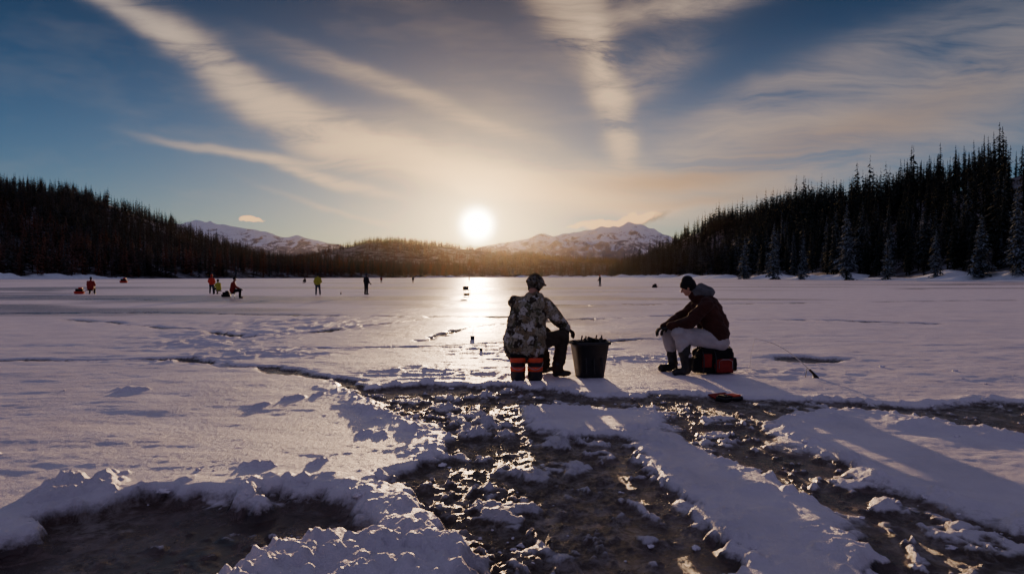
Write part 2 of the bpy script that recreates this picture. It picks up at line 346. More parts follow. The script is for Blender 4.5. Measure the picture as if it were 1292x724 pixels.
# ---------------------------------------------------------------- hills
def hR(x,y):
    s=x-(150+10*fbm(y*.01,x*0,2,91))
    e=1-ss(900,1230,y)
    return (54*ss(-10,115,s)*(.95+.26*fbm(x*.009,y*.008,3,92))+np.clip(s,0,200)*.03)*e*ss(-600,-300,y)-1.5*(1-ss(-5,5,s))
def hL(x,y):
    ysh=np.clip(400+(x+300)*3.2,400,1080)
    s=y-ysh-20*fbm(x*.01,y*.01,2,95)
    a=ss(235,560,-x)*(1-.75*ss(820,1120,y))
    return (88*a*ss(0,260,s)*(.93+.2*fbm(x*.006,y*.006,3,94))+ss(0,120,s)*6)-1.5*(1-ss(0,15,s))
def hC(x,y):
    prof=np.interp(x,[-1500,-900,-640,-520,-430,-370,-300,-170,-20,120,300,600,1200],[35,35,38,52,80,92,90,76,58,44,40,42,40])
    return prof*ss(1200,1850,y)*(1+.12*fbm(x*.004,y*.003,3,97))+(1-ss(1150,1250,y))*-2
m_hill,t=newmat('hill_snow_forest_floor'); pos=t.n('ShaderNodeNewGeometry').outputs['Position']
n=t.noise(pos,.05,6,.7)
t.bsdf(t.ramp(n,[(.44,(.05,.038,.032)),(.64,(.36,.36,.43))]),.8,t.bump(t.noise(pos,.4,4),.6,1.),.2)
def terr(name,fn,x0,x1,y0,y1,st,mat):
    gx=np.arange(x0,x1+st,st);gy=np.arange(y0,y1+st,st); A,B=np.meshgrid(gx,gy); A=A.ravel();B=B.ravel()
    return mesh_obj(name,np.stack([A,B,fn(A,B)],1),gridfaces(len(gx),len(gy)),[mat])
terr('forested_hill',hR,110,700,-600,1300,6,m_hill)
terr('forested_hill',hL,-1400,-60,330,1500,8,m_hill)
terr('forested_hill',hC,-1500,1500,1100,2500,14,m_hill)
tabM=[(-300,300),(0,295),(150,284),(215,277),(240,278),(265,276),(300,279),(330,287),(370,292),(400,299),(440,310),(520,320),(600,316),(625,309),(650,302),(690,296),(720,290),(745,288),(770,289),(795,282),(815,284),(840,293),(880,304),(950,300),(1050,290),(1300,285)]
MX=[(u-646)/F*4200 for u,_ in tabM]; MZ=[(HZ-v)/F*4200+H for _,v in tabM]
def hM(x,y):
    r=np.interp(x+40*fbm(x*.003,y*.003,2,98),MX,MZ)
    k=np.clip(1-np.abs(y-4200-150*fbm(x*.002,y*0,2,99))/1500,0,1)
    rg=ridged(x*.0030,y*.0018,5,101)
    return r*(k**1.15)*(1+.18*(rg-.5))+ (rg-.6)*75*np.clip(1-k,0,1)*ss(0,.3,k)*2+fbm(x*.012,y*.012,3,102)*11*k-2
m_mt,t=newmat('mountain_snow_rock'); gn=t.n('ShaderNodeNewGeometry'); pos=gn.outputs['Position']
n=t.noise(t.mapping(pos,sc=(1,.5,1.6)),.014,9,.74,.6); sz=t.n('ShaderNodeSeparateXYZ'); t.set(sz.inputs[0],pos)
f=t.m('SUBTRACT',n,t.m('MULTIPLY',t.m('SUBTRACT',sz.outputs[2],190),.0010))
t.bsdf(t.ramp(f,[(.46,(.74,.84,.95)),(.55,(.10,.13,.20))]),.8,t.bump(t.noise(pos,.03,5),.8,10),.2)
terr('snowy_mountain',hM,-5500,5500,2700,5500,18,m_mt)

# snow bank along the shore
bank=[(152,-200),(150,60),(147,300),(141,700),(118,1050),(0,1120),(-90,1100),(-200,820),(-285,520),(-300,390),(-420,330),(-900,300)]
pts=[]; 
for (ax,ay),(bx,by) in zip(bank[:-1],bank[1:]):
    L=math.hypot(bx-ax,by-ay); k=int(L/1.6)
    for q in range(k): pts.append((ax+(bx-ax)*q/k,ay+(by-ay)*q/k,-(by-ay)/L,(bx-ax)/L))
pts=np.array(pts); nt=22; tt=np.linspace(-17,17,nt)
A=pts[:,0][:,None]+pts[:,2][:,None]*tt; B=pts[:,1][:,None]+pts[:,3][:,None]*tt
env=np.cos(tt/17*math.pi/2)[None,:]**1.3
hh=env*(1.0+3.6*np.maximum(fbm(A*.06,B*.06,3,111)+.2,0)+.5*fbm(A*.3,B*.3,3,112))-.15
m_bank,t=newmat('snow_bank'); pos=t.n('ShaderNodeNewGeometry').outputs['Position']
t.bsdf(t.ramp(t.noise(pos,.6,5),[(.3,(.66,.71,.81)),(.7,(.82,.86,.93))]),.6,t.bump(t.noise(pos,2,5),.6,.3),.3)
mesh_obj('snow_bank',np.stack([A.ravel(),B.ravel(),hh.ravel()],1),gridfaces(nt,len(pts)),[m_bank])

# ---------------------------------------------------------------- conifers
def conifer(nw,nb,detail,seed,R=.17,lo=.10):
    r=np.random.default_rng(seed); V=[];Fc=[]
    def add(vs,fs):
        o=len(V); V.extend(vs); Fc.extend([[o+a for a in f] for f in fs])
    for k in range(5):
        a=k*1.2566;b=(k+1)*1.2566
        add([(math.cos(a)*.013,math.sin(a)*.013,-.05),(math.cos(b)*.013,math.sin(b)*.013,-.05),(0,0,.97)],[[0,1,2]])
    for i in range(nw):
        f=i/(nw-1); z=lo+(.985-lo)*f**.9
        rad=R*((1-f)**.8*(1 if f>.12 else .75+2*f))*r.uniform(.75,1.15)+.009
        for j in range(nb if f<.8 else max(3,nb-2)):
            a=r.random()*6.283; L=rad*r.uniform(.45,1.25); 
            if r.random()<.10: continue
            dr=L*r.uniform(.15,.5); wd=L*r.uniform(.28,.45)+.006; zz=z+r.uniform(-.5,.5)*.8/nw
            c,s=math.cos(a),math.sin(a)
            def q(rr,ww,dz): return (c*rr-s*ww,s*rr+c*ww,zz+dz)
            if detail:
                add([q(0,0,.012),q(L*.35,wd*.55,-dr*.45),q(L*.30,wd*.12,-dr*.1),q(L*.62,wd*.75,-dr*.95),q(L*.62,wd*.1,-dr*.45),q(L,0,-dr*.8),
                     q(L*.35,-wd*.55,-dr*.45),q(L*.30,-wd*.12,-dr*.1),q(L*.66,-wd*.7,-dr*.95),q(L*.62,-wd*.1,-dr*.45)],
                    [[0,1,2],[2,3,4],[4,5,9],[0,2,7],[0,7,6],[7,9,8],[2,4,9],[2,9,7]])
            else:
                add([q(0,0,.015),q(L*.6,wd*.8,-dr*.8),q(L,0,-dr*.6),q(L*.6,-wd*.8,-dr*.8)],[[0,1,2],[0,2,3]])
    return np.array(V),np.array(Fc)
def forest(name,px,py,pz,hs,variants,mat,frost,brown):
    VV=[];FF=[];FR=[];BR=[];off=0
    vi=rng.integers(0,len(variants),len(px))
    for k,(v,f) in enumerate(variants):
        idx=np.where(vi==k)[0]; n=len(idx)
        if n==0: continue
        a=rng.random(n)*6.283; c=np.cos(a)[:,None];s=np.sin(a)[:,None]; h=hs[idx][:,None]; ws=(8+h*.62)*rng.uniform(.85,1.3,(n,1))
        lx,ly=rng.normal(0,.02,(2,n,1))
        x=(v[None,:,0]*c-v[None,:,1]*s)*ws+px[idx][:,None]+v[None,:,2]*h*lx
        y=(v[None,:,0]*s+v[None,:,1]*c)*ws+py[idx][:,None]+v[None,:,2]*h*ly
        z=v[None,:,2]*h+pz[idx][:,None]
        VV.append(np.stack([x,y,z],-1).reshape(-1,3)); o=(off+np.arange(n)*len(v))[:,None,None]
        FF.append((f[None]+o).reshape(-1,3)); off+=n*len(v)
        FR.append(np.repeat(frost[idx],len(v))); BR.append(np.repeat(brown[idx],len(v)))
    return mesh_obj(name,np.concatenate(VV),np.concatenate(FF),[mat],smooth=False,attrs={'frost':np.concatenate(FR),'brown':np.concatenate(BR)})
m_pine,t=newmat('pine_foliage'); gn=t.n('ShaderNodeNewGeometry'); pos=gn.outputs['Position']
n=t.noise(pos,.9,3,.7)
c=t.ramp(n,[(.3,(.010,.016,.013)),(.7,(.034,.045,.033))])
c=t.mix(t.attr('brown'),c,(.16,.052,.022))
ns=t.n('ShaderNodeSeparateXYZ'); t.set(ns.inputs[0],gn.outputs['True Normal'])
up=t.m('ABSOLUTE',ns.outputs[2])
fr=t.m('MULTIPLY',t.m('MULTIPLY',t.attr('frost'),up),t.ramp(t.noise(pos,1.6,3,.6),[(.42,0.),(.62,1.)]))
c=t.mix(fr,c,(.42,.50,.62))
t.bsdf(c,.8,None,.12)
hi=[conifer(26,8,True,s,R=rr) for s,rr in ((1,.17),(2,.15),(3,.19),(4,.13),(5,.16),(6,.12))]
mid=[conifer(13,6,False,s,R=rr,lo=.06) for s,rr in ((11,.18),(12,.15),(13,.2))]
lo_=[conifer(7,5,False,s,R=.2,lo=.05) for s in (21,22,23)]
def scat(n,x0,x1,y0,y1): return rng.uniform(x0,x1,n),rng.uniform(y0,y1,n)
def treeh(n,a=13,b=26): return a+(b-a)*rng.random(n)**.9
x,y=scat(7600,150,310,90,1230); z=hR(x,y); ok=(z>1.0)&(x<300)
dens_=fbm(x*.025,y*.025,2,121)*1.5+.4+ .4*(x<190); ok&=rng.random(len(x))<np.clip(dens_+.32,.15,1)
x,y,z=x[ok],y[ok],z[ok]
nr=(y<430)&(x/y>.25)
h=treeh(len(x),9,27)*np.where(rng.random(len(x))<.09,1.36,1)
fr_=np.where((x<178)&(rng.random(len(x))<.45),.75,.10)*rng.random(len(x))**.6
forest('pine_forest',x[nr],y[nr],z[nr]-.3,h[nr],hi,m_pine,fr_[nr],np.zeros(nr.sum()))
q=~nr
forest('pine_forest',x[q],y[q],z[q]-.3,h[q],mid,m_pine,fr_[q]*.6,np.zeros(q.sum()))
print('right forest',nr.sum(),q.sum(),time.time()-T0)
x,y=scat(26000,-900,-90,380,1500); z=hL(x,y); ok=(z>.6)&(x/y>-1.0)&(rng.random(len(x))<np.clip(.78+fbm(x*.012,y*.012,3,125)*1.3,0,1))
x,y,z=x[ok],y[ok],z[ok]
ysh=np.clip(400+(x+300)*3.2,400,1080); br=np.where((y-ysh<200)&(rng.random(len(x))<.7),rng.random(len(x)),.25*rng.random(len(x)))
forest('pine_forest',x,y,z-.3,treeh(len(x),10,24),mid,m_pine,.25*rng.random(len(x)),br)
x,y=scat(14000,-1000,900,1180,2000); z=hC(x,y); ok=(z>.5)&(rng.random(len(x))<np.clip(.7+fbm(x*.008,y*.008,3,127)*1.3,0,1)); x,y,z=x[ok],y[ok],z[ok]
forest('pine_forest',x,y,z-.3,treeh(len(x),12,22),lo_,m_pine,.10*rng.random(len(x)),.6*rng.random(len(x)))
print('centre',len(x),time.time()-T0)
for k,(u,d,hh_) in enumerate([(975,330,28),(1068,262,30),(1120,250,17),(1238,205,21),(1285,196,29),(1012,300,20),(938,380,24),(1180,225,18)]):
    xx=(u-646)/F*d; one=np.array([0.])
    ob=forest('pine_tree',one,one,one,np.array([float(hh_)]),[conifer(32,10,True,50+k,R=.21,lo=.04)],m_pine,np.array([.9]),one)
    ob.location=(xx,d,max(0,float(hR(np.array([xx]),np.array([float(d)]))[0]))-.2)

# ---------------------------------------------------------------- figures
def capsule(p0,r0,p1,r1,seg=14,rg=5):
    p0=np.array(p0,float);p1=np.array(p1,float); a=p1-p0; L=np.linalg.norm(a); a=a/L if L>1e-6 else np.array([0,0,1.])
    h=np.array([1,0,0]) if abs(a[0])<.8 else np.array([0,1,0]); e1=np.cross(a,h);e1/=np.linalg.norm(e1);e2=np.cross(a,e1)
    V=[p0-a*r0]; 
    rings=[(p0,r0,-math.pi/2+math.pi/2*(i+1)/rg) for i in range(rg)]+[(p1,r1,math.pi/2*i/rg) for i in range(rg)]
    for c,r,ph in rings:
        for k in range(seg):
            t_=6.28318*k/seg; V.append(c+a*r*math.sin(ph)+(e1*math.cos(t_)+e2*math.sin(t_))*r*math.cos(ph))
    V.append(p1+a*r1); Fc=[]
    for k in range(seg): Fc.append((0,1+(k+1)%seg,1+k))
    for i in range(len(rings)-1):
        for k in range(seg):
            b=1+i*seg; Fc.append((b+k,b+(k+1)%seg,b+seg+(k+1)%seg,b+seg+k))
    b=1+(len(rings)-1)*seg; n=len(V)-1
    for k in range(seg): Fc.append((b+k,b+(k+1)%seg,n))
    return V,Fc
def blobmesh(name,prims,mats,voxel=.014,smooth=5,disp=0.,dscale=9,parent=None,seed=0):
    V=[];Fc=[]
    for p0,r0,p1,r1,mi in prims:
        v,f=capsule(p0,r0,p1,r1); o=len(V); V+=list(v); Fc+=[tuple(i+o for i in q) for q in f]
    me=bpy.data.meshes.new(name+'_src'); me.from_pydata([tuple(map(float,v)) for v in V],[],Fc)
    ob=bpy.data.objects.new(name+'_src',me); scene.collection.objects.link(ob)
    md=ob.modifiers.new('r','REMESH'); md.mode='VOXEL'; md.voxel_size=voxel
    sm=ob.modifiers.new('s','SMOOTH'); sm.factor=.5; sm.iterations=smooth
    dg=bpy.context.evaluated_depsgraph_get(); dg.update(); ev=ob.evaluated_get(dg)
    nm=bpy.data.meshes.new_from_object(ev); bpy.data.objects.remove(ob); bpy.data.meshes.remove(me)
    n=len(nm.vertices); c=np.zeros(n*3,np.float32); nm.vertices.foreach_get('co',c); c=c.reshape(-1,3).astype(float)
    if disp>0:
        no=np.zeros(n*3,np.float32); nm.vertices.foreach_get('normal',no); no=no.reshape(-1,3)
        k=fbm(c[:,0]*dscale+c[:,2]*dscale*.9+seed,c[:,1]*dscale+c[:,2]*dscale*1.6+seed,3,seed+5)+.6*(ridged(c[:,0]*dscale*.8+seed,c[:,2]*dscale*1.5+c[:,1]*dscale,2,seed+9)-.5)
        c=c+no*(k*disp)[:,None]; nm.vertices.foreach_set('co',c.astype(np.float32).ravel())
    pc=np.zeros(len(nm.polygons)*3,np.float32); nm.polygons.foreach_get('center',pc); pc=pc.reshape(-1,3).astype(float)
    best=np.full(len(pc),1e9); mi_=np.zeros(len(pc),int)
    for p0,r0,p1,r1,mi in prims:
        p0=np.array(p0,float);p1=np.array(p1,float);a=p1-p0;t_=np.clip(((pc-p0)@a)/(a@a+1e-12),0,1)
        d=np.linalg.norm(pc-p0-t_[:,None]*a,axis=1)-(r0+(r1-r0)*t_); k=d<best; best[k]=d[k]; mi_[k]=mi
    for m in mats: nm.materials.append(m)
    nm.polygons.foreach_set('material_index',mi_.astype(np.int32)); nm.polygons.foreach_set('use_smooth',np.ones(len(pc),bool)); nm.update()
    o2=bpy.data.objects.new(name,nm); scene.collection.objects.link(o2)
    if parent: o2.parent=parent
    return o2
def nrm(v): v=np.array(v,float); return v/np.linalg.norm(v)
def hand(name,wrist,fwd,palm,mat,parent,curl=.6,side=1,s=1.0):
    f=nrm(fwd); pn=nrm(np.array(palm,float)-f*np.dot(f,palm)); sd=np.cross(pn,f)*side; w0=np.array(wrist,float)
    pr=[]; r=.0125*s
    lens=[.078,.086,.080,.062]
    for i,L in enumerate(lens):
        off=(-.030+.021*i)*s
        k0=w0+f*.012*s+sd*off*.6; k1=w0+f*(.095-.006*abs(i-1))*s+sd*off
        pr.append((k0,.016*s,k1,.014*s,0))
        d=f; p_=k1; rr=r
        for q,fr in enumerate((.45,.32,.23)):
            an=curl*(.55+.35*q)+i*.05
            d=nrm(d*math.cos(an)+pn*math.sin(an)); e=p_+d*L*fr*s*1.08; pr.append((p_,rr,e,rr*.92,0)); p_=e; rr*=.92
    t0=w0+f*.03*s-sd*.028*s; d=nrm(f*.7-sd*.75+pn*.35); t1=t0+d*.038*s; d2=nrm(f*.9-sd*.25+pn*.55); t2=t1+d2*.032*s; d3=nrm(f*.8+sd*.1+pn*.7); t3=t2+d3*.026*s
    pr+=[(t0,.017*s,t1,.0145*s,0),(t1,.0145*s,t2,.013*s,0),(t2,.013*s,t3,.011*s,0)]
    pr.append((w0-f*.04*s,.03*s,w0+f*.02*s,.027*s,0))
    return blobmesh(name,pr,[mat],.0045*s,2,parent=parent)
def fabric(name,cols,scale,rough=.85,bump=.5):
    m,t=newmat(name); co=t.n('ShaderNodeTexCoord').outputs['Object']
    n=t.noise(co,scale,4,.6); c=t.ramp(n,[(.3,cols[0]),(.7,cols[1])])
    t.bsdf(c,rough,t.bump(t.m('ADD',t.noise(co,14,4,.6),t.m('MULTIPLY',t.noise(co,160,2),.25)),bump,.015),.2,**{'Sheen Weight':.08}); return m
def camo(name,k,sc):
    m,t=newmat(name); co_=t.n('ShaderNodeTexCoord').outputs['Object']
    cc=t.vm('ADD',co_,t.vm('MULTIPLY',t.vm('SUBTRACT',t.noise(co_,11,4,out=1),(.5,.5,.5)),(.12,.12,.12)))
    v1=t.voro(cc,sc,out=1); s1=t.n('ShaderNodeSeparateColor'); t.set(s1.inputs[0],v1)
    f=lambda *c:tuple(x*k for x in c)
    c=t.ramp(s1.outputs[0],[(0,f(.30,.27,.19)),(.26,f(.10,.098,.055)),(.44,f(.50,.47,.42)),(.66,f(.045,.035,.025)),(.80,f(.22,.17,.10))],'CONSTANT')
    sm_=t.ramp(t.noise(co_,38,3),[(.55,0.),(.57,1.)])
    c=t.mix(t.m('MULTIPLY',sm_,.65),c,f(.05,.045,.03))
    sm2=t.ramp(t.noise(co_,24,2),[(.60,0.),(.62,1.)])
    c=t.mix(t.m('MULTIPLY',sm2,.6),c,f(.42,.40,.36))
    t.bsdf(c,.85,t.bump(t.noise(co_,16,5,.6),.7,.02),.2); return m
m_camo=camo('camouflage_fabric',1.05,11); m_camo2=camo('dark_camouflage_fabric',.45,20)
m_brown=fabric('brown_trousers',((.035,.025,.018),(.06,.045,.03)),6)
m_maroon=fabric('maroon_jacket',((.035,.013,.010),(.070,.024,.017)),6)
m_white=fabric('pale_grey_trousers',((.36,.33,.34),(.52,.48,.49)),5)
m_black=fabric('black_fabric',((.008,.008,.009),(.018,.018,.02)),12)
m_grey=fabric('grey_hood',((.08,.08,.09),(.14,.14,.15)),12)
m_skin=simple('skin',(.50,.27,.18),.5,.1,30,.2,.002,.4)
m_glove=simple('glove',(.018,.016,.015),.7,.3,30)
m_rubber=simple('rubber_boot',(.014,.012,.012),.45,.3,30,.3,.004,.5)
m_hair=simple('hair',(.03,.018,.01),.6,.4,90,.8,.003)
m_red=simple('red_fabric',(.50,.035,.02),.6,.2,18)
m_dred=simple('dark_red_fabric',(.24,.02,.015),.7,.2,18)
m_redp=simple('red_plastic',(.80,.09,.03),.4,.12,12,.15,.003,.5)
m_blackp=simple('black_plastic',(.015,.015,.016),.38,.3,22,.25,.003,.5)
m_yel=simple('hi_vis_fabric',(.35,.36,.04),.7,.2,12)
m_blue=simple('dark_blue_fabric',(.02,.03,.06),.7,.2,12)
m_metal=simple('brushed_metal',(.45,.45,.46),.35,.1,60,.1,.001,.5,**{'Metallic':1.})
m_cord=simple('nylon_line',(.7,.65,.55),.4,.1,10)
def A3(*a): return np.array(a,float)
def head_prims(c,fw,up,skin=0,hair=1):
    c=np.array(c,float);f=nrm(fw);u=nrm(np.array(up)-f*np.dot(f,up));s=np.cross(f,u)
    return [(c+u*.03,.088,c+u*.035-f*.015,.088,hair),(c-u*.005+f*.02,.076,c-u*.02+f*.025,.072,skin),(c-u*.055+f*.045,.045,c-u*.075+f*.055,.032,skin),
        (c+f*.095+u*.005,.010,c+f*.112-u*.022,.014,skin),(c+f*.08-u*.048-s*.018,.010,c+f*.08-u*.048+s*.018,.010,skin),
        (c+s*.078-u*.0,.018,c+s*.084-u*.025,.013,skin),(c-s*.078,.018,c-s*.084-u*.025,.013,skin),(c+f*.083+u*.024-s*.04,.012,c+f*.083+u*.024+s*.04,.012,skin)],f,u,s
def eyes(c,f,u,s,parent):
    V=[];Fc=[]
    for q in (-1,1):
        v,fc=capsule(c+f*.083+u*.006+s*.03*q,.012,c+f*.084+u*.006+s*.03*q,.012); o=len(V);V+=list(v);Fc+=[tuple(i+o for i in q_) for q_ in fc]
    mesh_obj('eyes',V,Fc,[m_rubber],parent=parent)

# ---- man in camouflage, seated
d1=9.34; ox=(665-646)/F*d1
man=empty('seated_fisherman',(ox,d1,gz(ox,d1)+0.0))
pel=A3(-.03,.0,.48); fwd=nrm((.62,.78,0)); rt=nrm((.85,-.53,0))
sh=A3(.03,.07,1.03); 
shL=sh-rt*.22; shR=sh+rt*.22
kR=A3(.50,.14,.58); aR=A3(.43,.12,.13); kL=A3(.22,.48,.56); aL=A3(.26,.46,.13)
elR=A3(.44,.13,.80); wrR=A3(.565,.30,.68); elL=A3(-.05,.34,.80); wrL=A3(.18,.50,.71)
hc=A3(.115,.14,1.275)
pr=[ # jacket 0, trousers 1, boots 2
 (pel-rt*.14+A3(0,0,.0),.19,sh-rt*.11-A3(0,0,.07),.165,0),(pel+rt*.13+A3(0,0,.0),.185,sh+rt*.11-A3(0,0,.07),.16,0),
 (pel-fwd*.09,.17,sh-fwd*.06-A3(0,0,.10),.165,0),(pel-rt*.12-A3(0,0,.08),.185,pel+rt*.10-A3(0,0,.08),.185,0),
 (shL,.10,shR,.10,0),(sh+A3(.02,.02,.03),.115,sh+A3(.06,.05,.09),.09,0),(hc+A3(-.07,-.08,-.15),.080,hc+A3(0,-.05,-.15),.085,0),(hc+A3(-.05,.02,-.16),.08,hc+A3(.05,-.05,-.16),.08,0),
 (shL,.105,elL,.088,0),(elL,.088,wrL,.062,0),(shR,.108,elR,.09,0),(elR,.09,wrR,.062,0),
 (pel+rt*.11,.135,kR,.105,1),(kR,.105,aR,.082,1),(pel-rt*.10,.135,kL,.105,1),(kL,.105,aL,.082,1),
 (aR+A3(0,0,.06),.085,aR-A3(0,0,.03),.066,2),(aR-A3(.03,0,.07),.052,aR+A3(.15,.02,-.078),.046,2),
 (aL+A3(0,0,.06),.085,aL-A3(0,0,.03),.066,2),(aL-A3(.02,.02,.07),.052,aL+A3(.12,.14,-.078),.046,2)]
blobmesh('body',pr,[m_camo,m_brown,m_rubber],.012,3,.020,6,man,3)
hf=nrm((.75,.66,-.22)); hp,f_,u_,s_=head_prims(hc,hf,(.05,.05,1))
hp.append((hc-A3(.02,.02,.05),.06,hc-A3(.05,.05,.13),.06,0))
blobmesh('head',hp,[m_skin,m_hair],.008,3,parent=man); eyes(hc,f_,u_,s_,man)
cap=[(hc+u_*.055-f_*.01,.112,hc+u_*.075-f_*.012,.102,0),(hc+u_*.045+f_*.03,.104,hc+u_*.045-f_*.03,.108,0)]
for q in (-1,1):
    cap.append((hc+s_*.085*q+u_*.03-f_*.01,.046,hc+s_*.095*q-u_*.045-f_*.005,.032,0))
for k in range(-4,5):
    a=k*.2; cap.append((hc+u_*.055+f_*.07*math.cos(a)+s_*.09*math.sin(a),.016,hc+u_*.035+f_*(.175*math.cos(a))+s_*.12*math.sin(a),.011,0))
for k in range(20):   # turned-up brim all round
    a=k*.31416; b=a+.31416; e=lambda a:hc+u_*.045-f_*.01+(f_*math.cos(a)+s_*math.sin(a))*.112
    cap.append((e(a),.024,e(b),.024,0))
blobmesh('cap_with_ear_flaps',cap,[m_camo2],.009,3,.005,14,man,5)
hand('right_glove',wrR+A3(.02,.03,-.02),(.62,.62,-.45),(-.2,.1,-1),m_glove,man,.55,1,1.15)
hand('left_glove',wrL+A3(.03,.02,-.02),(.8,.3,-.4),(.0,-.2,-1),m_glove,man,.6,-1,1.15)

def lathe(prof,seg=32,c=(0,0,0),sx=1,sy=1):
    V=[];Fc=[]
    for r,z in prof:
        for k in range(seg):
            a=6.28318*k/seg; V.append((c[0]+r*math.cos(a)*sx,c[1]+r*math.sin(a)*sy,c[2]+z))
    for i in range(len(prof)-1):
        for k in range(seg): Fc.append((i*seg+k,i*seg+(k+1)%seg,(i+1)*seg+(k+1)%seg,(i+1)*seg+k))
    return V,Fc
def tube(name,pts,r,mat,parent=None,seg=8):
    pts=[np.array(q,float) for q in pts]; V=[];Fc=[]
    rs=r if isinstance(r,(list,tuple)) else [r]*len(pts)
    for i,p_ in enumerate(pts):
        a=pts[min(i+1,len(pts)-1)]-pts[max(i-1,0)]; a=a/np.linalg.norm(a)
        h=A3(0,0,1) if abs(a[2])<.8 else A3(1,0,0); e1=np.cross(a,h);e1/=np.linalg.norm(e1);e2=np.cross(a,e1)
        for k in range(seg):
            t_=6.28318*k/seg; V.append(p_+(e1*math.cos(t_)+e2*math.sin(t_))*rs[i])
    for i in range(len(pts)-1):
        for k in range(seg): Fc.append((i*seg+k,i*seg+(k+1)%seg,(i+1)*seg+(k+1)%seg,(i+1)*seg+k))
    Fc.append(tuple(range(seg))[::-1]); n=len(V)-seg; Fc.append(tuple(range(n,n+seg)))
    return mesh_obj(name,V,Fc,[mat],parent=parent)
def rbox(name,sz,loc,mat,parent=None,bev=.02,rot=(0,0,0),taper=1.0,seg=3,wob=0):
    b=bmesh.new(); bmesh.ops.create_cube(b,size=1)
    for v in b.verts:
        k=taper if v.co.z<0 else 1; v.co=Vector((v.co.x*sz[0]*k,v.co.y*sz[1]*k,v.co.z*sz[2]))
    bmesh.ops.bevel(b,geom=b.edges[:],offset=bev,segments=seg,profile=.6,affect='EDGES')
    if wob:
        bmesh.ops.subdivide_edges(b,edges=[e for e in b.edges if e.calc_length()>.05],cuts=7,use_grid_fill=True)
        for v in b.verts:
            o=Vector(loc); q=v.co*7; k=float(vnoise(np.array([q.x+q.z*.7+o.x*9]),np.array([q.y+q.z+o.y*7]),9)[0]); k2=float(vnoise(np.array([q.x*2.5+q.z*2]),np.array([q.y*2.5+q.z*2]),19)[0])
            v.co+=v.co.normalized()*(k*wob+k2*wob*.5)
    me=bpy.data.meshes.new(name); b.to_mesh(me); b.free(); me.materials.append(mat)
    for p_ in me.polygons: p_.use_smooth=True
    o=bpy.data.objects.new(name,me); scene.collection.objects.link(o); o.location=loc; o.rotation_euler=rot
    if parent:o.parent=parent
    return o
# stool of two banded canisters with a padded top
st=empty('canister_stool',(ox,d1,gz(ox,d1)))
for k,xx in enumerate((-.125,.105)):
    yy=-.13
    v,f=lathe([(0,.0),(.085,.0),(.098,.012),(.10,.13)],c=(xx,yy,0)); mesh_obj('base_%d'%k,v,f,[m_blackp],parent=st)
    v,f=lathe([(.103,.13),(.106,.135),(.106,.185),(.103,.19)],c=(xx,yy,0)); mesh_obj('red_band_%d'%k,v,f,[m_redp],parent=st)
    v,f=lathe([(.100,.19),(.100,.235),(.106,.24),(.106,.247),(.102,.25)],c=(xx,yy,0)); mesh_obj('dark_band_%d'%k,v,f,[m_blackp],parent=st)
    v,f=lathe([(.102,.25),(.109,.255),(.111,.30),(.106,.31),(0,.31)],c=(xx,yy,0)); mesh_obj('red_rim_%d'%k,v,f,[m_redp],parent=st)
    tube('handle_%d'%k,[(xx+.11*math.cos(a),yy-.02-.10*abs(math.sin(a)) ,.26-.10*math.sin(a)) for a in np.linspace(0,math.pi,12)],.004,m_metal,st)
rbox('seat_pad',(.46,.36,.05),(-.005,-.02,.335),m_black,st,.02)
# gear bucket
d2=9.55; bx=(744-646)/F*d2
bk=empty('gear_bucket',(bx,d2,gz(bx,d2)-.01),.25)
def sqlathe(prof,seg=40,n=5,sy=.8):
    V=[];Fc=[]
    for r,z in prof:
        for k in range(seg):
            a=6.28318*k/seg; c,s=math.cos(a),math.sin(a); q=(abs(c)**n+abs(s)**n)**(-1/n); V.append((r*q*c,r*q*s*sy,z))
    for i in range(len(prof)-1):
        for k in range(seg): Fc.append((i*seg+k,i*seg+(k+1)%seg,(i+1)*seg+(k+1)%seg,(i+1)*seg+k))
    return V,Fc
v,f=sqlathe([(0,0),(.165,0),(.18,.012),(.245,.47),(.266,.472),(.272,.48),(.272,.51),(.266,.515),(.245,.51),(.236,.47),(.165,.03),(0,.03)])
mesh_obj('bucket_shell',v,f,[m_blackp],parent=bk)
for xx in (-.13,0,.13): rbox('rib',(.018,.012,.34),(xx*.9,-.176,.24),m_blackp,bk,.004,(math.radians(-7),0,0))
tube('carry_handle',[(.275*math.cos(a),-.03-.12*math.sin(a),.49-.10*math.sin(a)) for a in np.linspace(0,math.pi,16)],.007,m_metal,bk)
pr=[]
for k in range(18):
    a=rng.random(3); p0=A3((a[0]-.5)*.36,(a[1]-.5)*.24,.44); pr.append((p0,.03+.03*a[2],p0+A3(rng.normal()*.06,rng.normal()*.05,.03+.07*rng.random()),.025,0))
blobmesh('stowed_gear',pr,[m_black],.012,2,.006,12,bk)
for k in range(4):
    q=rng.random(4); tube('rod_handle_%d'%k,[(-.15+.1*k,0,.34),(-.14+.1*k+.14*(q[0]-.5),.05*(q[1]-.5),.55+.05*q[2])],.011,m_blackp,bk)
rbox('tackle_tray',(.20,.10,.05),(.08,.02,.52),m_blackp,bk,.01,(.2,.3,.4))

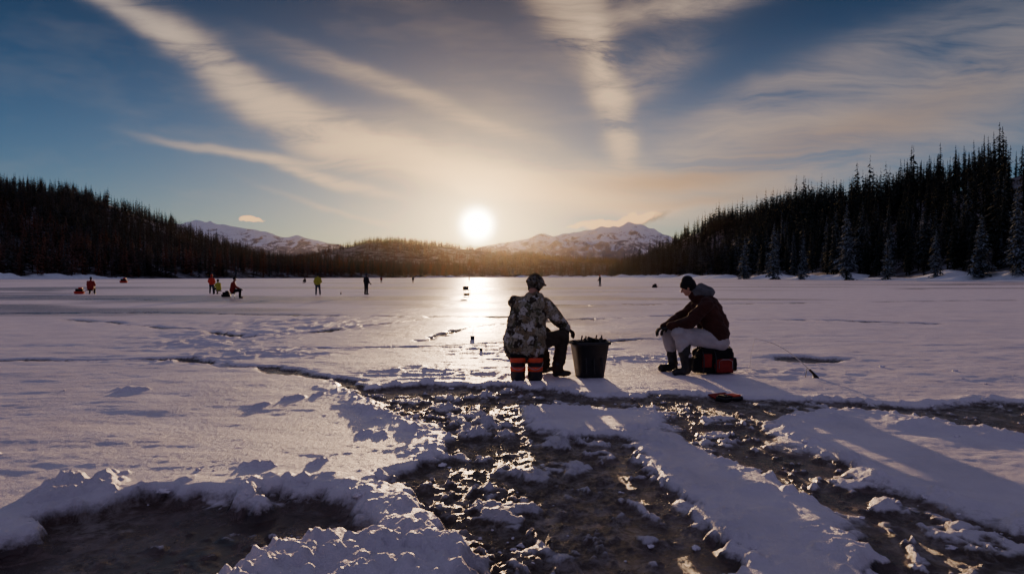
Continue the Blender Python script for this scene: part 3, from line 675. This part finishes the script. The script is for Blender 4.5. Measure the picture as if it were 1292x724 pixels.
# ---- second man, side-on, crouched on a backpack
d3=9.96; sx_=(885-646)/F*d3; pxs=d3/F
man2=empty('crouching_fisherman',(sx_,d3,gz(sx_,d3)))
def Q(u,v,y=0): return A3((u-885)*pxs,y,H-(v-HZ)*pxs)
pel=Q(903,423,0); sh=Q(887,383,.02); 
pr=[(pel+A3(0,-.09,.02),.18,sh+A3(0.03,-.09,-.05),.165,0),(pel+A3(0,.10,.02),.18,sh+A3(0.03,.10,-.05),.165,0),(Q(905,410),.185,Q(894,388),.18,0),
 (sh+A3(0,-.20,0),.10,sh+A3(0,.21,0),.10,0),(Q(886,378),.11,Q(875,371),.09,0),
 (sh+A3(0,-.20,0),.108,Q(866,403,-.26),.092,0),(Q(866,403,-.26),.092,Q(845,410,-.12),.064,0),
 (sh+A3(0,.21,0),.108,Q(862,404,.26),.092,0),(Q(862,404,.26),.092,Q(840,411,.10),.064,0),
 (pel+A3(0.02,-.10,-.06),.16,pel+A3(0.02,.10,-.06),.16,1),
 (pel+A3(-.02,-.11,-.06),.145,Q(853,420,-.20),.112,1),(Q(853,420,-.20),.108,Q(861,446,-.20),.082,1),
 (pel+A3(-.02,.12,-.06),.145,Q(848,420,.20),.112,1),(Q(848,420,.20),.108,Q(853,446,.24),.082,1),
 (Q(859,437,-.20),.094,Q(862,460,-.20),.072,2),(Q(864,465,-.20),.055,Q(847,466,-.25),.052,2),
 (Q(852,437,.24),.094,Q(854,460,.24),.072,2),(Q(856,465,.24),.055,Q(839,466,.20),.052,2)]
blobmesh('body',pr,[m_maroon,m_white,m_rubber],.012,3,.020,6,man2,8)
hd=[(Q(879,368,-.03),.095,Q(893,370,0),.085,0),(Q(879,368,.06),.095,Q(895,368,.06),.08,0),(Q(885,362,.02),.07,Q(897,368,.02),.065,0)]
blobmesh('hood',hd,[m_grey],.011,3,.012,12,man2,4)
hc=Q(868,362,.0); hp,f_,u_,s_=head_prims(hc,nrm((-.90,.22,-.42)),(0,0,1))
hp.append((hc+A3(.02,0,-.05),.06,hc+A3(.08,0,-.12),.06,0)); blobmesh('head',hp,[m_skin,m_hair],.008,3,parent=man2); eyes(hc,f_,u_,s_,man2)
bn=[(hc+u_*.05-f_*.015,.110,hc+u_*.085-f_*.03,.09,0),(hc+u_*.03-f_*.04,.095,hc+u_*.0-f_*.045,.085,0)]
for k in range(24):
    a=k*.2618; b=a+.2618; e=lambda a:hc+u_*.035-f_*.01+(f_*math.cos(a)*.09+s_*math.sin(a)*.088)-u_*.02*(-math.cos(a)*.9+.2)
    bn.append((e(a),.024,e(b),.024,0))
blobmesh('knit_beanie',bn,[m_black],.009,2,.003,20,man2,6)
hand('left_glove',Q(844,411,-.11),(-.8,.45,-.35),(.1,.2,-1),m_glove,man2,.65,-1,1.15)
hand('right_glove',Q(839,412,.09),(-.8,-.45,-.35),(.1,-.2,-1),m_glove,man2,.65,1,1.15)
# backpack seat
bp=empty('red_backpack',(sx_+.165,d3+.0,gz(sx_,d3)),.12)
rbox('main_compartment',(.54,.34,.36),(0,0,.19),m_black,bp,.09,seg=5,wob=.02)
rbox('front_pocket',(.26,.09,.20),(.10,-.18,.13),m_dred,bp,.035,seg=4,wob=.012)
rbox('side_pocket',(.10,.24,.22),(-.27,-.02,.14),m_black,bp,.04,seg=4,wob=.012)
rbox('side_pocket',(.10,.24,.20),(.27,-.02,.14),m_black,bp,.04,seg=4,wob=.012)
rbox('top_flap',(.42,.28,.06),(0,-.03,.355),m_black,bp,.028,seg=4,wob=.01)
rbox('red_panel',(.14,.05,.20),(-.15,-.165,.2),m_dred,bp,.02,wob=.008)
for xx in (-.22,-.04,.22): tube('strap',[(xx,-.19,.03),(xx,-.225,.12),(xx,-.215,.25),(xx,-.17,.36),(xx,-.05,.40)],.011,m_blackp,bp)
tube('zip',[(.0,-.236,.09),(.0,-.236,.2),(.05,-.236,.225),(.15,-.236,.225),(.2,-.236,.2),(.2,-.236,.09)],.004,m_metal,bp)
tube('grab_loop',[(-.04+.08*math.cos(a),-.02,.385+.06*math.sin(a)) for a in np.linspace(0,math.pi,10)],.008,m_blackp,bp)

# fishing rod
rx,ry=P(1028,477); rz=gz(rx,ry); rod=empty('ice_fishing_rod',(rx,ry,rz))
tip=A3((972-1028)/F*(ry+.5),.5,.50)
pts=[A3(0,0,.05)*(1-q)+tip*q+A3(.0,0,.10*math.sin(q*math.pi)) for q in np.linspace(0,1,14)]
tube('blank',pts,[.007-.0045*q for q in np.linspace(0,1,14)],m_cord,rod)
tube('cork_grip',[pts[0]-(pts[1]-pts[0])*1.2,pts[0],pts[1]],.016,m_brown,rod,10)
v,f=lathe([(0,-.02),(.03,-.02),(.032,-.012),(.02,-.01),(.02,.01),(.032,.012),(.03,.02),(0,.02)],20,(.0,-.02,.02)); mesh_obj('reel',v,f,[m_blackp],parent=rod)
tube('forked_stand',[(-.10,.05,.0),(-.07,.06,.14)],.008,m_metal,rod)
tube('line',[tip,tip+A3(-.02,.1,-.25),tip+A3(-.02,.15,-.50)],.0016,m_cord,rod,5)

# tackle box
tx,ty=P(921,502); tb=empty('tackle_box',(tx,ty,gz(tx,ty)-.005),.5)
rbox('tray',(.28,.16,.05),(0,0,.03),m_blackp,tb,.012); rbox('lid',(.28,.15,.016),(.02,.15,.035),m_dred,tb,.006,(math.radians(12),0,0))
rbox('red_tray',(.12,.13,.02),(.06,0,.064),m_redp,tb,.008); rbox('inner_tray',(.11,.13,.02),(-.07,0,.062),m_black,tb,.008)
tube('handle',[(-.06,-.09,.05),(-.05,-.12,.05),(.05,-.12,.05),(.06,-.09,.05)],.006,m_blackp,tb)

# ---------------------------------------------------------------- distant anglers
def stander(u,vb,top,bot,hat,ht=1.62,face=0.,pose='stand',name='standing_angler'):
    x,y=P(u,vb); e=empty(name,(x,y,(gz(x,y) if y<58 else 0)),face); s=ht/1.75
    k=lambda *a:A3(*a)*s
    if pose=='stand':
        pr=[(k(-.09,0,.92),.14*s,k(-.09,0,1.33),.14*s,0),(k(.09,0,.92),.14*s,k(.09,0,1.33),.14*s,0),(k(-.19,0,1.40),.08*s,k(.19,0,1.40),.08*s,0),(k(0,0,1.42),.08*s,k(0,0.02,1.52),.065*s,0),
        (k(-.20,0,1.38),.08*s,k(-.30,.02,1.10),.065*s,0),(k(-.30,.02,1.10),.065*s,k(-.22,.20,.96),.05*s,0),(k(.20,0,1.38),.08*s,k(.30,.02,1.10),.065*s,0),(k(.30,.02,1.10),.065*s,k(.20,.22,.98),.05*s,0),
        (k(-.10,0,.88),.12*s,k(-.13,.03,.48),.085*s,1),(k(-.13,.03,.48),.085*s,k(-.15,0,.10),.07*s,1),(k(.10,0,.88),.12*s,k(.15,-.02,.48),.085*s,1),(k(.15,-.02,.48),.085*s,k(.17,-.06,.10),.07*s,1),
        (k(-.15,-.03,.05),.055*s,k(-.17,.16,.045),.05*s,2),(k(.17,-.09,.05),.055*s,k(.19,.10,.045),.05*s,2)]
        hc=k(0,.04,1.62); hands=[k(-.20,.24,.94),k(.18,.26,.96)]
    else:
        pr=[(k(-.09,0,.50),.17*s,k(-.09,.06,.92),.15*s,0),(k(.09,0,.50),.17*s,k(.09,.06,.92),.15*s,0),(k(-.19,.07,.99),.085*s,k(.19,.07,.99),.085*s,0),(k(0,.07,1.0),.085*s,k(0,.12,1.12),.065*s,0),
        (k(-.2,.07,.98),.085*s,k(-.28,.22,.72),.07*s,0),(k(-.28,.22,.72),.07*s,k(-.14,.42,.64),.05*s,0),(k(.2,.07,.98),.085*s,k(.28,.22,.72),.07*s,0),(k(.28,.22,.72),.07*s,k(.14,.42,.64),.05*s,0),
        (k(-.1,.02,.46),.13*s,k(-.16,.48,.52),.095*s,1),(k(-.16,.48,.52),.09*s,k(-.17,.46,.10),.07*s,1),(k(.1,.02,.46),.13*s,k(.16,.48,.52),.095*s,1),(k(.16,.48,.52),.09*s,k(.17,.46,.10),.07*s,1),
        (k(-.17,.44,.05),.055*s,k(-.18,.62,.045),.05*s,2),(k(.17,.44,.05),.055*s,k(.18,.62,.045),.05*s,2)]
        hc=k(0,.14,1.22); hands=[k(-.11,.46,.62),k(.11,.46,.62)]
        rbox('stool_seat',(.40*s,.36*s,.06),(0,0,.31*s),m_black,e,.02)
        for a in (-.15,.15):
            for b in (-.13,.13): tube('stool_leg',[(a*s,b*s,0),(a*s*.85,b*s*.85,.29*s)],.014,m_metal,e)
    blobmesh('body',pr,[top,bot,m_rubber],.026,2,.01,6,e,int(u)%17)
    hp,f_,u_,s_=head_prims(hc,(0,1,-.1),(0,0,1)); hp+= [(hc+u_*.06-f_*.012,.10,hc+u_*.08-f_*.012,.09,2)]
    blobmesh('head',hp,[m_skin,m_hair,hat],.014,1,parent=e)
    for i,hp_ in enumerate(hands): hand('glove_%d'%i,hp_,(.2-.4*i,.8,-.3),(0,-.1,-1),m_glove,e,.5,1-2*i,1.2*s)
    return e
stander(401,372,m_yel,m_blue,m_black,1.60,.4)
stander(462,371.5,m_black,m_black,m_blue,1.62,-.6)
stander(757,361,m_black,m_blue,m_red,1.62,.9)
stander(267,370.5,m_red,m_blue,m_red,1.55,.2)
stander(293,376,m_dred,m_black,m_black,1.75,-1.2,'sit','seated_angler')
stander(114,371,m_dred,m_black,m_blue,1.75,.3,'sit','seated_angler')
stander(276,371,m_yel,m_black,m_black,1.5,1.0,'sit','seated_angler')
stander(385,357.5,m_black,m_black,m_black,1.6,1.0,'sit','seated_angler')
stander(481,357,m_dred,m_black,m_black,1.4,0)
stander(521,357,m_black,m_black,m_black,1.4,0)
stander(592,356.5,m_black,m_black,m_black,1.3,0)
def sled(u,v,w_,mat,name='red_gear_sled'):
    x,y=P(u,v); e=empty(name,(x,y,(gz(x,y) if y<58 else 0)),.2)
    rbox('hull',(w_,w_*.45,w_*.28),(0,0,w_*.16),mat,e,w_*.06,taper=.85); rbox('load',(w_*.7,w_*.36,w_*.3),(0,0,w_*.42),m_black,e,w_*.06)
    rbox('load_top',(w_*.35,w_*.3,w_*.2),(w_*.12,0,w_*.62),mat,e,w_*.04); tube('tow_bar',[(w_*.45,-.1,w_*.2),(w_*.75,-.05,w_*.5),(w_*.75,.05,w_*.5),(w_*.45,.1,w_*.2)],.015,m_metal,e)
sled(100,371,.75,m_red); sled(156,357,1.6,m_red); sled(285,375,.6,m_black,'gear_sled'); sled(826,363,.7,m_black,'gear_sled')
def stool(u,v,w_,h_,name):
    x,y=P(u,v); e=empty(name,(x,y,gz(x,y)),.5)
    rbox('seat',(w_,w_*.7,.05),(0,0,h_*.62),m_black,e,.02); rbox('backrest',(w_,.05,h_*.38),(0,w_*.34,h_*.82),m_black,e,.02)
    for a in (-1,1):
        for b in (-1,1): tube('leg',[(a*w_*.45,b*w_*.3,0),(-a*w_*.0+a*w_*.40,b*w_*.28,h_*.6)],.02,m_blackp,e)
    rbox('gear_bag',(w_*.8,w_*.5,h_*.3),(0,0,h_*.18),m_black,e,.04)
stool(589,374,.48,.72,'folding_chair')
def jig(u,v,name='ice_hole_tip_up',s=1.):
    x,y=P(u,v); e=empty(name,(x,y,gz(x,y)),rng.random()); e.scale=(s,s,s)
    v_,f=lathe([(0,0),(.055,0),(.06,.01),(.065,.10),(.06,.11),(0,.11)],16); mesh_obj('can',v_,f,[m_blackp],parent=e)
    tube('stem',[(0,0,.10),(.03,0,.27)],.007,m_metal,e); tube('cross_arm',[(-.09,0,.18),(.12,0,.22)],.007,m_blackp,e); tube('flag_wire',[(.03,0,.27),(.07,.01,.33)],.004,m_cord,e)
jig(596,428,s=.85); jig(607,443,s=.5); jig(430,371)
print('done',time.time()-T0)
